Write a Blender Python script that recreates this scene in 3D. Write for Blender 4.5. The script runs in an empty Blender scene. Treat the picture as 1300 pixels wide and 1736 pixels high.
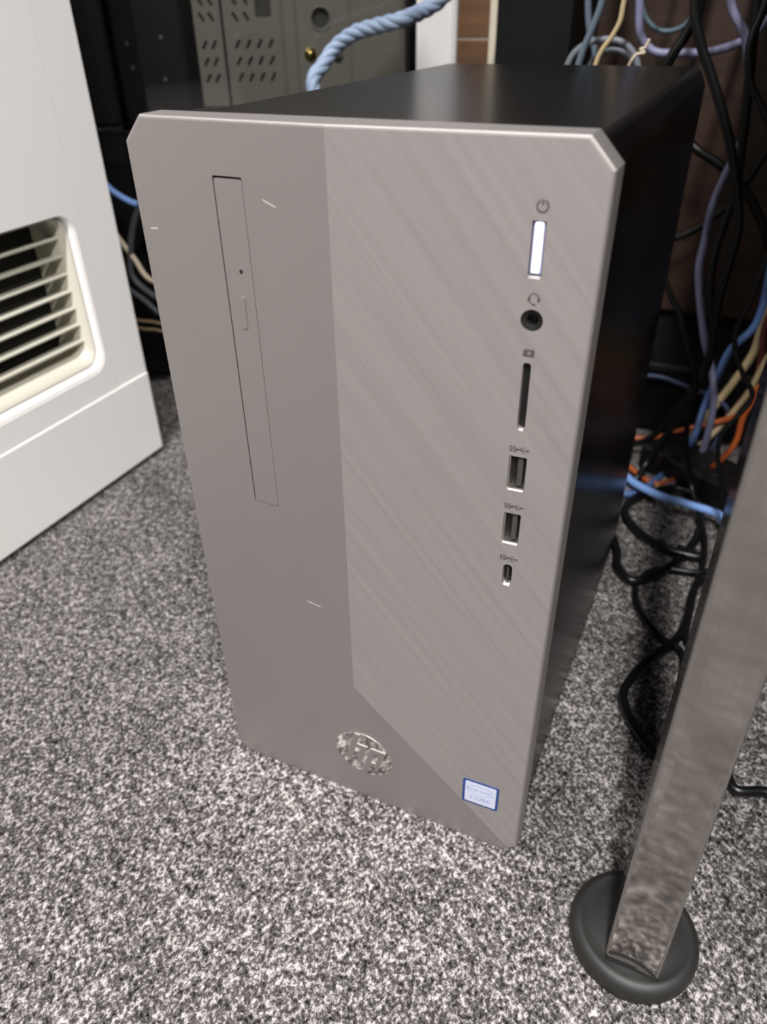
import bpy, bmesh, math, random
from mathutils import Vector, Matrix
random.seed(7)

# ------------------------------------------------------------ camera, world, lights, exposure
scene = bpy.context.scene
COL = scene.collection
cam_data = bpy.data.cameras.new('camera')
cam_data.sensor_fit = 'VERTICAL'
cam_data.sensor_height = 36.0
cam_data.lens = 36.0 * 1265.28 / 1736.0
cam_data.clip_start = 0.01
cam_data.dof.use_dof = True
cam_data.dof.focus_distance = 0.31
cam_data.dof.aperture_fstop = 9.5
cam = bpy.data.objects.new('camera', cam_data)
COL.objects.link(cam)
RX = Vector((0.90928102, 0.41591997, -0.0147852))
RD = Vector((0.22326637, -0.51746822, -0.8260622))
RF = Vector((-0.35122664, 0.74782165, -0.56338498))
m = Matrix((( RX.x, -RD.x, -RF.x, 0.20429868),
            ( RX.y, -RD.y, -RF.y, -0.22641318),
            ( RX.z, -RD.z, -RF.z, 0.36711046),
            (0, 0, 0, 1)))
cam.matrix_world = m
scene.camera = cam

world = bpy.data.worlds.new('world')
scene.world = world
world.use_nodes = True
world.node_tree.nodes['Background'].inputs[0].default_value = (0.9, 0.95, 1.0, 1)
world.node_tree.nodes['Background'].inputs[1].default_value = 0.02

def ceiling_lamp(name, loc, sx, sy, watt, rz=0.0, col=(1.0, 0.99, 0.985)):
    l = bpy.data.lights.new(name, 'AREA')
    l.shape = 'RECTANGLE'; l.size = sx; l.size_y = sy; l.energy = watt; l.color = col
    o = bpy.data.objects.new(name, l)
    o.location = loc
    o.rotation_euler = (0, 0, rz)
    COL.objects.link(o)
    return o
ceiling_lamp('ceiling_lamp_front', (0.33, -1.45, 2.45), 0.07, 1.2, 120)
ceiling_lamp('ceiling_lamp_right', (1.70, -1.70, 2.45), 0.10, 1.2, 120)
ceiling_lamp('ceiling_lamp_left', (-0.95, -0.55, 2.45), 0.12, 1.2, 26)

vs = scene.view_settings
vs.view_transform = 'Standard'
vs.look = 'None'
vs.gamma = 1.0
vs.use_curve_mapping = False
vs.exposure = 0.10

# ------------------------------------------------------------ materials
def lin(c):
    def f(v):
        v /= 255.0
        return v / 12.92 if v <= 0.04045 else ((v + 0.055) / 1.055) ** 2.4
    return (f(c[0]), f(c[1]), f(c[2]), 1.0)

MATS = {}
def mat(name, col, rough=0.5, metal=0.0, mottle=0.06, scale=40.0, bump=0.0, bscale=600.0, spec=0.5, emit=None):
    if name in MATS:
        return MATS[name]
    mt = bpy.data.materials.new(name)
    mt.use_nodes = True
    nt = mt.node_tree
    b = nt.nodes['Principled BSDF']
    tc = nt.nodes.new('ShaderNodeTexCoord')
    nz = nt.nodes.new('ShaderNodeTexNoise')
    nz.inputs['Scale'].default_value = scale
    nz.inputs['Detail'].default_value = 3
    nt.links.new(tc.outputs['Object'], nz.inputs['Vector'])
    mx = nt.nodes.new('ShaderNodeMix'); mx.data_type = 'RGBA'
    c = lin(col)
    mx.inputs['A'].default_value = tuple(v * (1 - mottle) for v in c[:3]) + (1,)
    mx.inputs['B'].default_value = tuple(min(1, v * (1 + mottle)) for v in c[:3]) + (1,)
    nt.links.new(nz.outputs['Fac'], mx.inputs['Factor'])
    nt.links.new(mx.outputs['Result'], b.inputs['Base Color'])
    b.inputs['Roughness'].default_value = rough
    b.inputs['Metallic'].default_value = metal
    b.inputs['Specular IOR Level'].default_value = spec
    if bump:
        n2 = nt.nodes.new('ShaderNodeTexNoise')
        n2.inputs['Scale'].default_value = bscale
        n2.inputs['Detail'].default_value = 2
        nt.links.new(tc.outputs['Object'], n2.inputs['Vector'])
        bp = nt.nodes.new('ShaderNodeBump')
        bp.inputs['Strength'].default_value = bump
        bp.inputs['Distance'].default_value = 0.0005
        nt.links.new(n2.outputs['Fac'], bp.inputs['Height'])
        nt.links.new(bp.outputs['Normal'], b.inputs['Normal'])
    if emit:
        b.inputs['Emission Color'].default_value = emit[0] + (1,)
        b.inputs['Emission Strength'].default_value = emit[1]
    MATS[name] = mt
    return mt

def carpet_mat():
    mt = bpy.data.materials.new('speckled_carpet')
    mt.use_nodes = True
    nt = mt.node_tree; L = nt.links
    b = nt.nodes['Principled BSDF']
    b.inputs['Roughness'].default_value = 0.95
    b.inputs['Specular IOR Level'].default_value = 0.1
    tc = nt.nodes.new('ShaderNodeTexCoord')
    mp = nt.nodes.new('ShaderNodeMapping')
    mp.inputs['Rotation'].default_value = (0, 0, 0.5)
    mp.inputs['Scale'].default_value = (1.0, 0.85, 1.0)
    L.new(tc.outputs['Object'], mp.inputs['Vector'])
    n1 = nt.nodes.new('ShaderNodeTexNoise')
    n1.inputs['Scale'].default_value = 520; n1.inputs['Detail'].default_value = 3.5
    n1.inputs['Roughness'].default_value = 0.7; n1.inputs['Distortion'].default_value = 0.15
    L.new(mp.outputs['Vector'], n1.inputs['Vector'])
    n3 = nt.nodes.new('ShaderNodeTexNoise')           # broad uneven blend of the yarns
    n3.inputs['Scale'].default_value = 26; n3.inputs['Detail'].default_value = 3
    L.new(tc.outputs['Object'], n3.inputs['Vector'])
    ad = nt.nodes.new('ShaderNodeMath'); ad.operation = 'MULTIPLY_ADD'
    L.new(n3.outputs['Fac'], ad.inputs[0]); ad.inputs[1].default_value = 0.10; 
    n4 = nt.nodes.new('ShaderNodeTexNoise')           # tufts
    n4.inputs['Scale'].default_value = 210; n4.inputs['Detail'].default_value = 2
    L.new(mp.outputs['Vector'], n4.inputs['Vector'])
    mxf = nt.nodes.new('ShaderNodeMix'); mxf.inputs['Factor'].default_value = 0.30
    L.new(n1.outputs['Fac'], mxf.inputs['A']); L.new(n4.outputs['Fac'], mxf.inputs['B'])
    L.new(mxf.outputs['Result'], ad.inputs[2])
    r = nt.nodes.new('ShaderNodeValToRGB')
    cr = r.color_ramp
    cr.elements[0].position = 0.43; cr.elements[0].color = lin((18, 16, 15))
    cr.elements[1].position = 0.68; cr.elements[1].color = lin((184, 178, 176))
    e = cr.elements.new(0.55); e.color = lin((84, 80, 78))
    L.new(ad.outputs['Value'], r.inputs['Fac'])
    L.new(r.outputs['Color'], b.inputs['Base Color'])
    bp = nt.nodes.new('ShaderNodeBump')
    bp.inputs['Strength'].default_value = 0.5; bp.inputs['Distance'].default_value = 0.0013
    L.new(n1.outputs['Fac'], bp.inputs['Height'])
    L.new(bp.outputs['Normal'], b.inputs['Normal'])
    return mt

def brushed_mat(name, c0, c1, axis_across, axis_along, k_across, k_along, rough, metal, bump=0.15, aniso=0.0):
    mt = bpy.data.materials.new(name)
    mt.use_nodes = True
    nt = mt.node_tree; L = nt.links
    b = nt.nodes['Principled BSDF']
    tc = nt.nodes.new('ShaderNodeTexCoord')
    def dot(v, k):
        d = nt.nodes.new('ShaderNodeVectorMath'); d.operation = 'DOT_PRODUCT'
        d.inputs[1].default_value = Vector(v) * k
        L.new(tc.outputs['Object'], d.inputs[0])
        return d.outputs['Value']
    cx = nt.nodes.new('ShaderNodeCombineXYZ')
    L.new(dot(axis_across, k_across), cx.inputs[0])
    L.new(dot(axis_along, k_along), cx.inputs[1])
    nz = nt.nodes.new('ShaderNodeTexNoise')
    nz.inputs['Scale'].default_value = 1.0; nz.inputs['Detail'].default_value = 5
    nz.inputs['Roughness'].default_value = 0.65
    L.new(cx.outputs['Vector'], nz.inputs['Vector'])
    r = nt.nodes.new('ShaderNodeValToRGB')
    r.color_ramp.elements[0].position = 0.3; r.color_ramp.elements[0].color = lin(c0)
    r.color_ramp.elements[1].position = 0.7; r.color_ramp.elements[1].color = lin(c1)
    L.new(nz.outputs['Fac'], r.inputs['Fac'])
    L.new(r.outputs['Color'], b.inputs['Base Color'])
    b.inputs['Metallic'].default_value = metal
    b.inputs['Roughness'].default_value = rough
    if aniso:
        b.inputs['Anisotropic'].default_value = aniso
        tg = nt.nodes.new('ShaderNodeTangent'); tg.direction_type = 'RADIAL'; tg.axis = 'Z'
        L.new(tg.outputs['Tangent'], b.inputs['Tangent'])
    bp = nt.nodes.new('ShaderNodeBump')
    bp.inputs['Strength'].default_value = bump; bp.inputs['Distance'].default_value = 0.0002
    L.new(nz.outputs['Fac'], bp.inputs['Height'])
    L.new(bp.outputs['Normal'], b.inputs['Normal'])
    return mt

def wood_mat(name, c0, c1):
    mt = bpy.data.materials.new(name)
    mt.use_nodes = True
    nt = mt.node_tree; L = nt.links
    b = nt.nodes['Principled BSDF']
    b.inputs['Roughness'].default_value = 0.45
    tc = nt.nodes.new('ShaderNodeTexCoord')
    mp = nt.nodes.new('ShaderNodeMapping'); mp.inputs['Scale'].default_value = (3, 30, 90)
    L.new(tc.outputs['Object'], mp.inputs['Vector'])
    nz = nt.nodes.new('ShaderNodeTexNoise'); nz.inputs['Scale'].default_value = 1.5; nz.inputs['Detail'].default_value = 6
    nz.inputs['Distortion'].default_value = 0.8
    L.new(mp.outputs['Vector'], nz.inputs['Vector'])
    r = nt.nodes.new('ShaderNodeValToRGB')
    r.color_ramp.elements[0].position = 0.3; r.color_ramp.elements[0].color = lin(c0)
    r.color_ramp.elements[1].position = 0.7; r.color_ramp.elements[1].color = lin(c1)
    L.new(nz.outputs['Fac'], r.inputs['Fac'])
    L.new(r.outputs['Color'], b.inputs['Base Color'])
    return mt

def glass_mat():
    mt = bpy.data.materials.new('smoked_glass')
    mt.use_nodes = True
    nt = mt.node_tree; L = nt.links
    nt.nodes.remove(nt.nodes['Principled BSDF'])
    out = nt.nodes['Material Output']
    tr = nt.nodes.new('ShaderNodeBsdfTransparent'); tr.inputs['Color'].default_value = (0.80, 0.80, 0.80, 1)
    gl = nt.nodes.new('ShaderNodeBsdfGlossy'); gl.inputs['Roughness'].default_value = 0.03
    lw = nt.nodes.new('ShaderNodeLayerWeight'); lw.inputs['Blend'].default_value = 0.5
    pw = nt.nodes.new('ShaderNodeMath'); pw.operation = 'POWER'; pw.inputs[1].default_value = 5.0
    L.new(lw.outputs['Facing'], pw.inputs[0])
    fr = nt.nodes.new('ShaderNodeMath'); fr.operation = 'MULTIPLY_ADD'; fr.inputs[1].default_value = 0.96; fr.inputs[2].default_value = 0.04
    L.new(pw.outputs['Value'], fr.inputs[0])
    mx = nt.nodes.new('ShaderNodeMixShader')
    L.new(fr.outputs['Value'], mx.inputs['Fac'])
    L.new(tr.outputs['BSDF'], mx.inputs[1]); L.new(gl.outputs['BSDF'], mx.inputs[2])
    L.new(mx.outputs['Shader'], out.inputs['Surface'])
    return mt

# ------------------------------------------------------------ builders
def link(name, me, material=None, parent=None, smooth=False):
    o = bpy.data.objects.new(name, me)
    COL.objects.link(o)
    if material is not None:
        for mm in (material if isinstance(material, (list, tuple)) else [material]):
            me.materials.append(mm)
    if parent is not None:
        o.parent = parent
    if smooth:
        for p in me.polygons:
            p.use_smooth = True
    return o

def from_bm(name, bm, material, parent=None, smooth=False):
    bmesh.ops.recalc_face_normals(bm, faces=bm.faces[:])
    me = bpy.data.meshes.new(name)
    bm.to_mesh(me); bm.free()
    return link(name, me, material, parent, smooth)

def bm_box(bm, a, b, bevel=0.0, seg=2):
    g = bmesh.ops.create_cube(bm, size=1.0)
    vsx = g['verts']
    for v in vsx:
        v.co = Vector([(a[i] + b[i]) / 2 + v.co[i] * (b[i] - a[i]) for i in range(3)])
    if bevel:
        ed = list({e for v in vsx for e in v.link_edges})
        bmesh.ops.bevel(bm, geom=ed, offset=bevel, segments=seg, profile=0.5, affect='EDGES')

def box(name, a, b, material, parent=None, bevel=0.0, seg=2):
    bm = bmesh.new(); bm_box(bm, a, b, bevel, seg)
    return from_bm(name, bm, material, parent)

def rrect(x0, z0, x1, z1, r, n=5):
    pts = []
    for cx, cz, a0 in ((x1 - r, z0 + r, -90), (x1 - r, z1 - r, 0), (x0 + r, z1 - r, 90), (x0 + r, z0 + r, 180)):
        for i in range(n + 1):
            a = math.radians(a0 + 90.0 * i / n)
            pts.append((cx + r * math.cos(a), cz + r * math.sin(a)))
    return pts

def circ(cx, cz, r, n=24):
    return [(cx + r * math.cos(2 * math.pi * i / n), cz + r * math.sin(2 * math.pi * i / n)) for i in range(n)]

def bm_prism(bm, poly, M, o0, o1, mi=0):
    """poly in 2D, M(a,b,o) maps to 3D, extruded from o0 to o1"""
    lo = [bm.verts.new(M(a, b, o0)) for a, b in poly]
    hi = [bm.verts.new(M(a, b, o1)) for a, b in poly]
    fs = [bm.faces.new(lo), bm.faces.new(hi[::-1])]
    n = len(poly)
    for i in range(n):
        fs.append(bm.faces.new((lo[i], hi[i], hi[(i + 1) % n], lo[(i + 1) % n])))
    for f in fs:
        f.material_index = mi

def prism(name, polys, M, o0, o1, material, parent=None):
    bm = bmesh.new()
    for p in polys:
        bm_prism(bm, p, M, o0, o1)
    return from_bm(name, bm, material, parent)

def bm_loft(bm, rings, close_first=False, close_last=False):
    rv = [[bm.verts.new(p) for p in r] for r in rings]
    n = len(rv[0])
    for a, b in zip(rv, rv[1:]):
        for i in range(n):
            bm.faces.new((a[i], a[(i + 1) % n], b[(i + 1) % n], b[i]))
    if close_first: bm.faces.new(rv[0][::-1])
    if close_last: bm.faces.new(rv[-1])

def catmull(P, k=8):
    P = [Vector(p) for p in P]
    P = [P[0] * 2 - P[1]] + P + [P[-1] * 2 - P[-2]]
    out = []
    for i in range(1, len(P) - 2):
        p0, p1, p2, p3 = P[i - 1:i + 3]
        # centripetal
        t0 = 0.0
        t1 = t0 + max(1e-5, (p1 - p0).length ** 0.5)
        t2 = t1 + max(1e-5, (p2 - p1).length ** 0.5)
        t3 = t2 + max(1e-5, (p3 - p2).length ** 0.5)
        for j in range(k):
            t = t1 + (t2 - t1) * j / k
            a1 = p0 * ((t1 - t) / (t1 - t0)) + p1 * ((t - t0) / (t1 - t0))
            a2 = p1 * ((t2 - t) / (t2 - t1)) + p2 * ((t - t1) / (t2 - t1))
            a3 = p2 * ((t3 - t) / (t3 - t2)) + p3 * ((t - t2) / (t3 - t2))
            b1 = a1 * ((t2 - t) / (t2 - t0)) + a2 * ((t - t0) / (t2 - t0))
            b2 = a2 * ((t3 - t) / (t3 - t1)) + a3 * ((t - t1) / (t3 - t1))
            out.append(b1 * ((t2 - t) / (t2 - t1)) + b2 * ((t - t1) / (t2 - t1)))
    out.append(P[-2])
    return out

def frames(path):
    T = [(path[min(i + 1, len(path) - 1)] - path[max(i - 1, 0)]).normalized() for i in range(len(path))]
    n = T[0].orthogonal().normalized()
    out = []
    for i, t in enumerate(T):
        n = (n - t * n.dot(t))
        n = n.normalized() if n.length > 1e-6 else t.orthogonal().normalized()
        out.append((t, n, t.cross(n)))
    return out

def bm_tube(bm, path, r, n=10, flat=1.0):
    rings = []
    for p, (t, u, v) in zip(path, frames(path)):
        rings.append([p + u * (r * math.cos(2 * math.pi * k / n)) + v * (r * flat * math.sin(2 * math.pi * k / n)) for k in range(n)])
    bm_loft(bm, rings, True, True)

def tube(name, pts, r, material, parent=None, k=8, n=10):
    bm = bmesh.new()
    bm_tube(bm, catmull(pts, k), r, n)
    return from_bm(name, bm, material, parent, True)

def boolean(o, cutters_bm, mats):
    me = bpy.data.meshes.new('cut')
    bmesh.ops.recalc_face_normals(cutters_bm, faces=cutters_bm.faces[:])
    cutters_bm.to_mesh(me); cutters_bm.free()
    for mm in mats: me.materials.append(mm)
    c = bpy.data.objects.new('cut', me); COL.objects.link(c)
    c.parent = o.parent
    md = o.modifiers.new('b', 'BOOLEAN'); md.operation = 'DIFFERENCE'; md.solver = 'EXACT'; md.object = c
    bpy.context.view_layer.update()
    dg = bpy.context.evaluated_depsgraph_get()
    new = bpy.data.meshes.new_from_object(o.evaluated_get(dg))
    o.modifiers.clear()
    o.data = new
    bpy.data.objects.remove(c)

def tag(o, label, cat, group=None):
    o['label'] = label; o['category'] = cat
    if group: o['group'] = group
    return o

def empty(name, loc=(0, 0, 0), rz=0.0):
    o = bpy.data.objects.new(name, None)
    o.empty_display_size = 0.05
    o.location = loc; o.rotation_euler = (0, 0, rz)
    COL.objects.link(o)
    return o

def struct(o):
    o['kind'] = 'structure'
    return o

# ------------------------------------------------------------ the setting
carpet = carpet_mat()
wallm = mat('wall_paint', (70, 68, 66), 0.8, mottle=0.03, scale=8)
ceilm = mat('ceiling_tile', (90, 89, 88), 0.9, mottle=0.03, scale=15)
struct(box('floor', (-2.6, -3.4, -0.05), (3.2, 1.6, 0.0), carpet))
struct(box('wall_back', (-2.6, 1.6, 0.0), (3.2, 1.7, 2.6), wallm))
struct(box('wall_front', (-2.6, -3.5, 0.0), (3.2, -3.4, 2.6), wallm))
struct(box('wall_left', (-2.7, -3.5, 0.0), (-2.6, 1.7, 2.6), wallm))
struct(box('wall_right', (3.2, -3.5, 0.0), (3.3, 1.7, 2.6), wallm))
struct(box('ceiling', (-2.7, -3.5, 2.6), (3.3, 1.7, 2.7), ceilm))

# ------------------------------------------------------------ the computer tower
W, H = 0.170, 0.337
XC, ZB, DD = 0.0815, 0.090, 0.0030
def dep(x, z):
    return DD * max(0.0, min(x / XC, (W - x) / (W - XC), z / ZB))
def FM(x, z, o):                       # a point on the faceted front, o = out of the surface
    return Vector((x, -dep(x, z) - o, z))

silver = mat('silver_plastic', (163, 157, 154), 0.52, 0.8, mottle=0.02, scale=30, bump=0.10, bscale=2500)
brushed = brushed_mat('brushed_silver', (171, 165, 162), (184, 178, 175), (0.78, 0, 0.62), (0.62, 0, -0.78), 330, 5.0, 0.50, 0.75, 0.10)
black_case = mat('black_case_steel', (15, 14, 13), 0.26, 0.0, mottle=0.05, scale=60, bump=0.04, bscale=1800, spec=0.15)
hole_black = mat('socket_black', (9, 9, 9), 0.55, mottle=0.1)
print_grey = mat('printed_icon_grey', (70, 63, 61), 0.7, mottle=0.03)
mirror = mat('polished_chrome', (235, 232, 230), 0.07, 1.0, mottle=0.02)
port_metal = mat('port_metal', (200, 196, 188), 0.3, 1.0, mottle=0.03)
tongue_grey = mat('port_tongue', (60, 58, 54), 0.5, mottle=0.05)
rubber = mat('black_rubber', (30, 29, 27), 0.55, mottle=0.08, bump=0.1)

tower = empty('computer_tower', (0, 0, 0))
tag(tower, 'silver and black desktop computer tower standing on the carpet', 'computer')

def octo(xa, xb, za, zb, cx, cz, cb):
    return [(xa + cb, za), (xb - cb, za), (xb, za + cb), (xb, zb - cz), (xb - cx, zb), (xa + cx, zb), (xa, zb - cz), (xa, za + cb)]
bm = bmesh.new()
bm_prism(bm, octo(0.0040, 0.1670, 0.006, 0.3345, 0.0050, 0.0080, 0.004), lambda a, b, o: Vector((a, o, b)), 0.0125, 0.298)
ed = [e for e in bm.edges if abs((e.verts[0].co - e.verts[1].co).y) > 0.1]
bmesh.ops.bevel(bm, geom=ed, offset=0.0022, segments=3, profile=0.5, affect='EDGES')
body = from_bm('case_body', bm, black_case, tower)
for p in body.data.polygons: p.use_smooth = False
# rear plate with slots
box('rear_plate', (0.012, 0.298, 0.014), (0.159, 0.2995, 0.326), mat('zinc_plate', (120, 120, 118), 0.4, 0.8), tower)
for i in range(4):
    x = 0.022 if i % 2 == 0 else 0.149
    y = 0.04 if i < 2 else 0.27
    bm = bmesh.new()
    bm_loft(bm, [[Vector((x + r * math.cos(2 * math.pi * k / 16), y + r * math.sin(2 * math.pi * k / 16), z)) for k in range(16)] for r, z in ((0.008, 0.0), (0.009, 0.006))], True, True)
    from_bm('rubber_foot', bm, rubber, tower)

# front bezel: three shallow facets meeting in a vertical crease
cx, cz, cb = 0.0080, 0.0085, 0.0070
s = ZB / XC
ql = (cb / (1 + s), s * cb / (1 + s))
k = ZB / (W - XC)
qr = (W - cb / (1 + k), k * cb / (1 + k))
TLa, TLb, T, TRa, TRb = (cx, H), (0, H - cz), (XC, H), (W - cx, H), (W, H - cz)
BR1, BR2, BL1, BL2, B = (W, cb), (W - cb, 0), (cb, 0), (0, cb), (XC, ZB)
bm = bmesh.new()
order = [TLa, T, TRa, TRb, BR1, qr, BR2, BL1, ql, BL2, TLb]
front = {p: bm.verts.new(FM(p[0], p[1], 0)) for p in order}
back = {p: bm.verts.new(Vector((p[0], 0.0125, p[1]))) for p in order}
vb = bm.verts.new(FM(B[0], B[1], 0))
g = lambda *ps: [vb if p == B else front[p] for p in ps]
f0 = bm.faces.new(g(TLa, T, B, ql, BL2, TLb)); f0.material_index = 0
f1 = bm.faces.new(g(T, TRa, TRb, BR1, qr, B)); f1.material_index = 1
f2 = bm.faces.new(g(ql, B, qr, BR2, BL1)); f2.material_index = 0
n = len(order)
for i in range(n):
    a, b = order[i], order[(i + 1) % n]
    bm.faces.new((front[a], front[b], back[b], back[a]))
bm.faces.new([back[p] for p in order])
bmesh.ops.recalc_face_normals(bm, faces=bm.faces[:])
rim = []
for i in range(n):
    e = bm.edges.get((front[order[i]], front[order[(i + 1) % n]]))
    rim.append(e)
bmesh.ops.bevel(bm, geom=rim, offset=0.0011, segments=3, profile=0.5, affect='EDGES', material=0)
bezel = from_bm('front_bezel', bm, [silver, brushed], tower)
cut = bmesh.new()
DOOR = (0.0362, 0.1868, 0.0486, 0.3196)
PWR = (0.1481, 0.2977, 0.1524, 0.3139)
SD = (0.1494, 0.2456, 0.1522, 0.2698)
U1 = (0.1477, 0.2211, 0.1541, 0.2347)
U2 = (0.1477, 0.1971, 0.1541, 0.2105)
UC = (0.1493, 0.1768, 0.1530, 0.1866)
JX, JZ = 0.1508, 0.2839
for poly, d in ((rrect(*DOOR, 0.0008, 3), 0.004), (rrect(*PWR, 0.0003, 2), 0.005), (rrect(*SD, 0.0011, 4), 0.009),
                (rrect(*U1, 0.0004, 2), 0.009), (rrect(*U2, 0.0004, 2), 0.009), (rrect(*UC, 0.0017, 5), 0.009), (circ(JX, JZ, 0.0036, 32), 0.009)):
    bm_prism(cut, poly, FM, -d, 0.004)
boolean(bezel, cut, [silver, brushed])

cut = bmesh.new()                      # chamfered lower lips of the sockets
for r_ in (PWR, SD, U1, U2, UC):
    w_ = 0.00035 if r_ not in (UC, SD) else 0.0006
    a_, b_ = r_[0] + w_, r_[2] - w_
    P = [(a_, r_[1] - 0.0009, 0.0004), (b_, r_[1] - 0.0009, 0.0004), (b_, r_[1] + 0.0008, -0.0022), (a_, r_[1] + 0.0008, -0.0022), (a_, r_[1] + 0.0008, 0.0004), (b_, r_[1] + 0.0008, 0.0004)]
    V = [cut.verts.new(FM(*p)) for p in P]
    for f_ in ((0, 1, 2, 3), (3, 2, 5, 4), (0, 4, 5, 1), (0, 3, 4), (1, 5, 2)):
        cut.faces.new([V[q_] for q_ in f_])
boolean(bezel, cut, [silver, brushed])
def inset(r, l, b, rr, t):
    return (r[0] + l, r[1] + b, r[2] - rr, r[3] - t)
door = prism('drive_door', [rrect(*inset(DOOR, 0.00050, 0.00035, 0.00028, 0.00080), 0.0007, 3)], FM, -0.0038, -0.0001, silver, tower)
prism('eject_hole', [circ(0.0437, 0.2878, 0.0007, 14)], FM, -0.0002, 0.00008, hole_black, door)
prism('eject_button', [rrect(0.0417, 0.2664, 0.0437, 0.2784, 0.0004, 3)], FM, -0.0001, 0.00035, silver, door)

glow = mat('lit_white_plastic', (240, 240, 255), 0.4, emit=((0.93, 0.93, 1.0), 2.2))
pb = prism('power_button', [rrect(*inset(PWR, 0.0004, 0.0004, 0.0004, 0.0003), 0.0003, 2)], FM, -0.0045, -0.0010, mat('power_button_plastic', (140, 136, 168), 0.4), tower)
pb['label'] = 'white lit power button bar'
prism('light_bar', [rrect(*inset(PWR, 0.0010, 0.0010, 0.0010, 0.0006), 0.0004, 3)], FM, -0.0011, -0.0006, glow, pb)

jack = prism('headphone_jack', [circ(JX, JZ, 0.0036, 32)], FM, -0.0085, -0.0040, hole_black, tower)
bm = bmesh.new()
N = 28
rings = []
for r, o in ((0.0036, -0.0009), (0.0020, -0.0012), (0.0018, -0.0016), (0.0018, -0.0040)):
    rings.append([FM(JX + r * math.cos(2 * math.pi * i / N), JZ + r * math.sin(2 * math.pi * i / N), o) for i in range(N)])
bm_loft(bm, rings)
from_bm('jack_collar', bm, hole_black, jack)
prism('card_slot', [rrect(*SD, 0.0011, 4)], FM, -0.0088, -0.0022, hole_black, tower)
for r in (U1, U2):
    u = prism('usb_port', [rrect(*r, 0.0004, 2)], FM, -0.0088, -0.0030, hole_black, tower)
    prism('port_tongue', [rrect(r[0] + 0.0032, r[1] + 0.0012, r[0] + 0.0050, r[3] - 0.0010, 0.0002, 2)], FM, -0.0031, -0.0010, tongue_grey, u)
    prism('port_shell', [rrect(r[0] + 0.0001, r[1] + 0.0001, r[0] + 0.0006, r[3] - 0.0006, 0.0001, 2), rrect(r[0] + 0.0006, r[1] + 0.0001, r[2] - 0.0002, r[1] + 0.0006, 0.0001, 2)], FM, -0.0031, -0.0006, port_metal, u)
u = prism('usb_c_port', [rrect(*UC, 0.0017, 5)], FM, -0.0088, -0.0028, hole_black, tower)
prism('port_tongue', [rrect(UC[0] + 0.0014, UC[1] + 0.0018, UC[0] + 0.0021, UC[3] - 0.0018, 0.0003, 3)], FM, -0.0029, -0.0012, tongue_grey, u)

# printed icons
def arc(cx, cz, r0, r1, a0, a1, n=20):
    p = [(cx + r1 * math.cos(math.radians(a0 + (a1 - a0) * i / n)), cz + r1 * math.sin(math.radians(a0 + (a1 - a0) * i / n))) for i in range(n + 1)]
    q = [(cx + r0 * math.cos(math.radians(a0 + (a1 - a0) * i / n)), cz + r0 * math.sin(math.radians(a0 + (a1 - a0) * i / n))) for i in range(n + 1)]
    return p + q[::-1]
def arcs(cx, cz, r0, r1, a0, a1, n=10):
    st = (a1 - a0) / n
    return [arc(cx, cz, r0, r1, a0 + i * st, a0 + (i + 1) * st, 2) for i in range(n)]
def bar(x0, z0, x1, z1, w):
    dx, dz = x1 - x0, z1 - z0
    l = math.hypot(dx, dz); ox, oz = -dz / l * w / 2, dx / l * w / 2
    return [(x0 + ox, z0 + oz), (x0 - ox, z0 - oz), (x1 - ox, z1 - oz), (x1 + ox, z1 + oz)]
def icon(name, polys): return prism(name, polys, FM, 0.00002, 0.00010, print_grey, tower)
px_, pz_ = 0.1508, 0.3180
icon('power_icon', arcs(px_, pz_, 0.0014, 0.0019, 115, 425, 16) + [bar(px_, pz_ + 0.0002, px_, pz_ + 0.0020, 0.0005)])
hx, hz = 0.1509, 0.2911
icon('headset_icon', arcs(hx, hz, 0.0013, 0.0016, 0, 180, 10) + [bar(hx - 0.0015, hz - 0.0011, hx - 0.0015, hz + 0.0003, 0.0008), bar(hx + 0.0015, hz - 0.0011, hx + 0.0015, hz + 0.0003, 0.0008), bar(hx - 0.0013, hz - 0.0011, hx - 0.0003, hz - 0.0020, 0.0003), bar(hx - 0.0004, hz - 0.0020, hx + 0.0006, hz - 0.0020, 0.0005)])
sx_, sz_ = 0.1509, 0.2732
ci = icon('card_icon', [[(sx_ - 0.0018, sz_ - 0.0012), (sx_ + 0.0019, sz_ - 0.0012), (sx_ + 0.0019, sz_ + 0.0012), (sx_ - 0.0013, sz_ + 0.0012), (sx_ - 0.0018, sz_ + 0.0006)]])
prism('card_mark', [rrect(sx_ - 0.0003, sz_ - 0.0006, sx_ + 0.0007, sz_ + 0.0006, 0.0001, 1)], FM, 0.0001, 0.00014, silver, ci)
def usb_icon(cx, cz):
    P = []
    for k in range(2):
        x = cx - 0.0032 + k * 0.0013
        w, t = 0.0010, 0.00032
        P += [bar(x, cz + 0.0009, x + w, cz + 0.0009, t), bar(x, cz, x + w, cz, t), bar(x, cz - 0.0009, x + w, cz - 0.0009, t),
              bar(x + 0.00015, cz, x + 0.00015, cz + 0.0009, t), bar(x + w - 0.00015, cz - 0.0009, x + w - 0.00015, cz, t)]
    x = cx - 0.0004
    P += [circ(x, cz, 0.0005, 10), bar(x, cz, cx + 0.0030, cz, 0.0003), [(cx + 0.0029, cz + 0.0005), (cx + 0.0029, cz - 0.0005), (cx + 0.0040, cz)],
          bar(x + 0.0008, cz, x + 0.0014, cz + 0.0009, 0.00028), bar(x + 0.0014, cz + 0.0009, x + 0.0024, cz + 0.0009, 0.00028),
          bar(x + 0.0012, cz, x + 0.0018, cz - 0.0009, 0.00028), bar(x + 0.0018, cz - 0.0009, x + 0.0030, cz - 0.0009, 0.00028)]
    icon('usb_icon', P)
usb_icon(0.1508, 0.2376); usb_icon(0.1509, 0.2136); usb_icon(0.1509, 0.1897)

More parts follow.
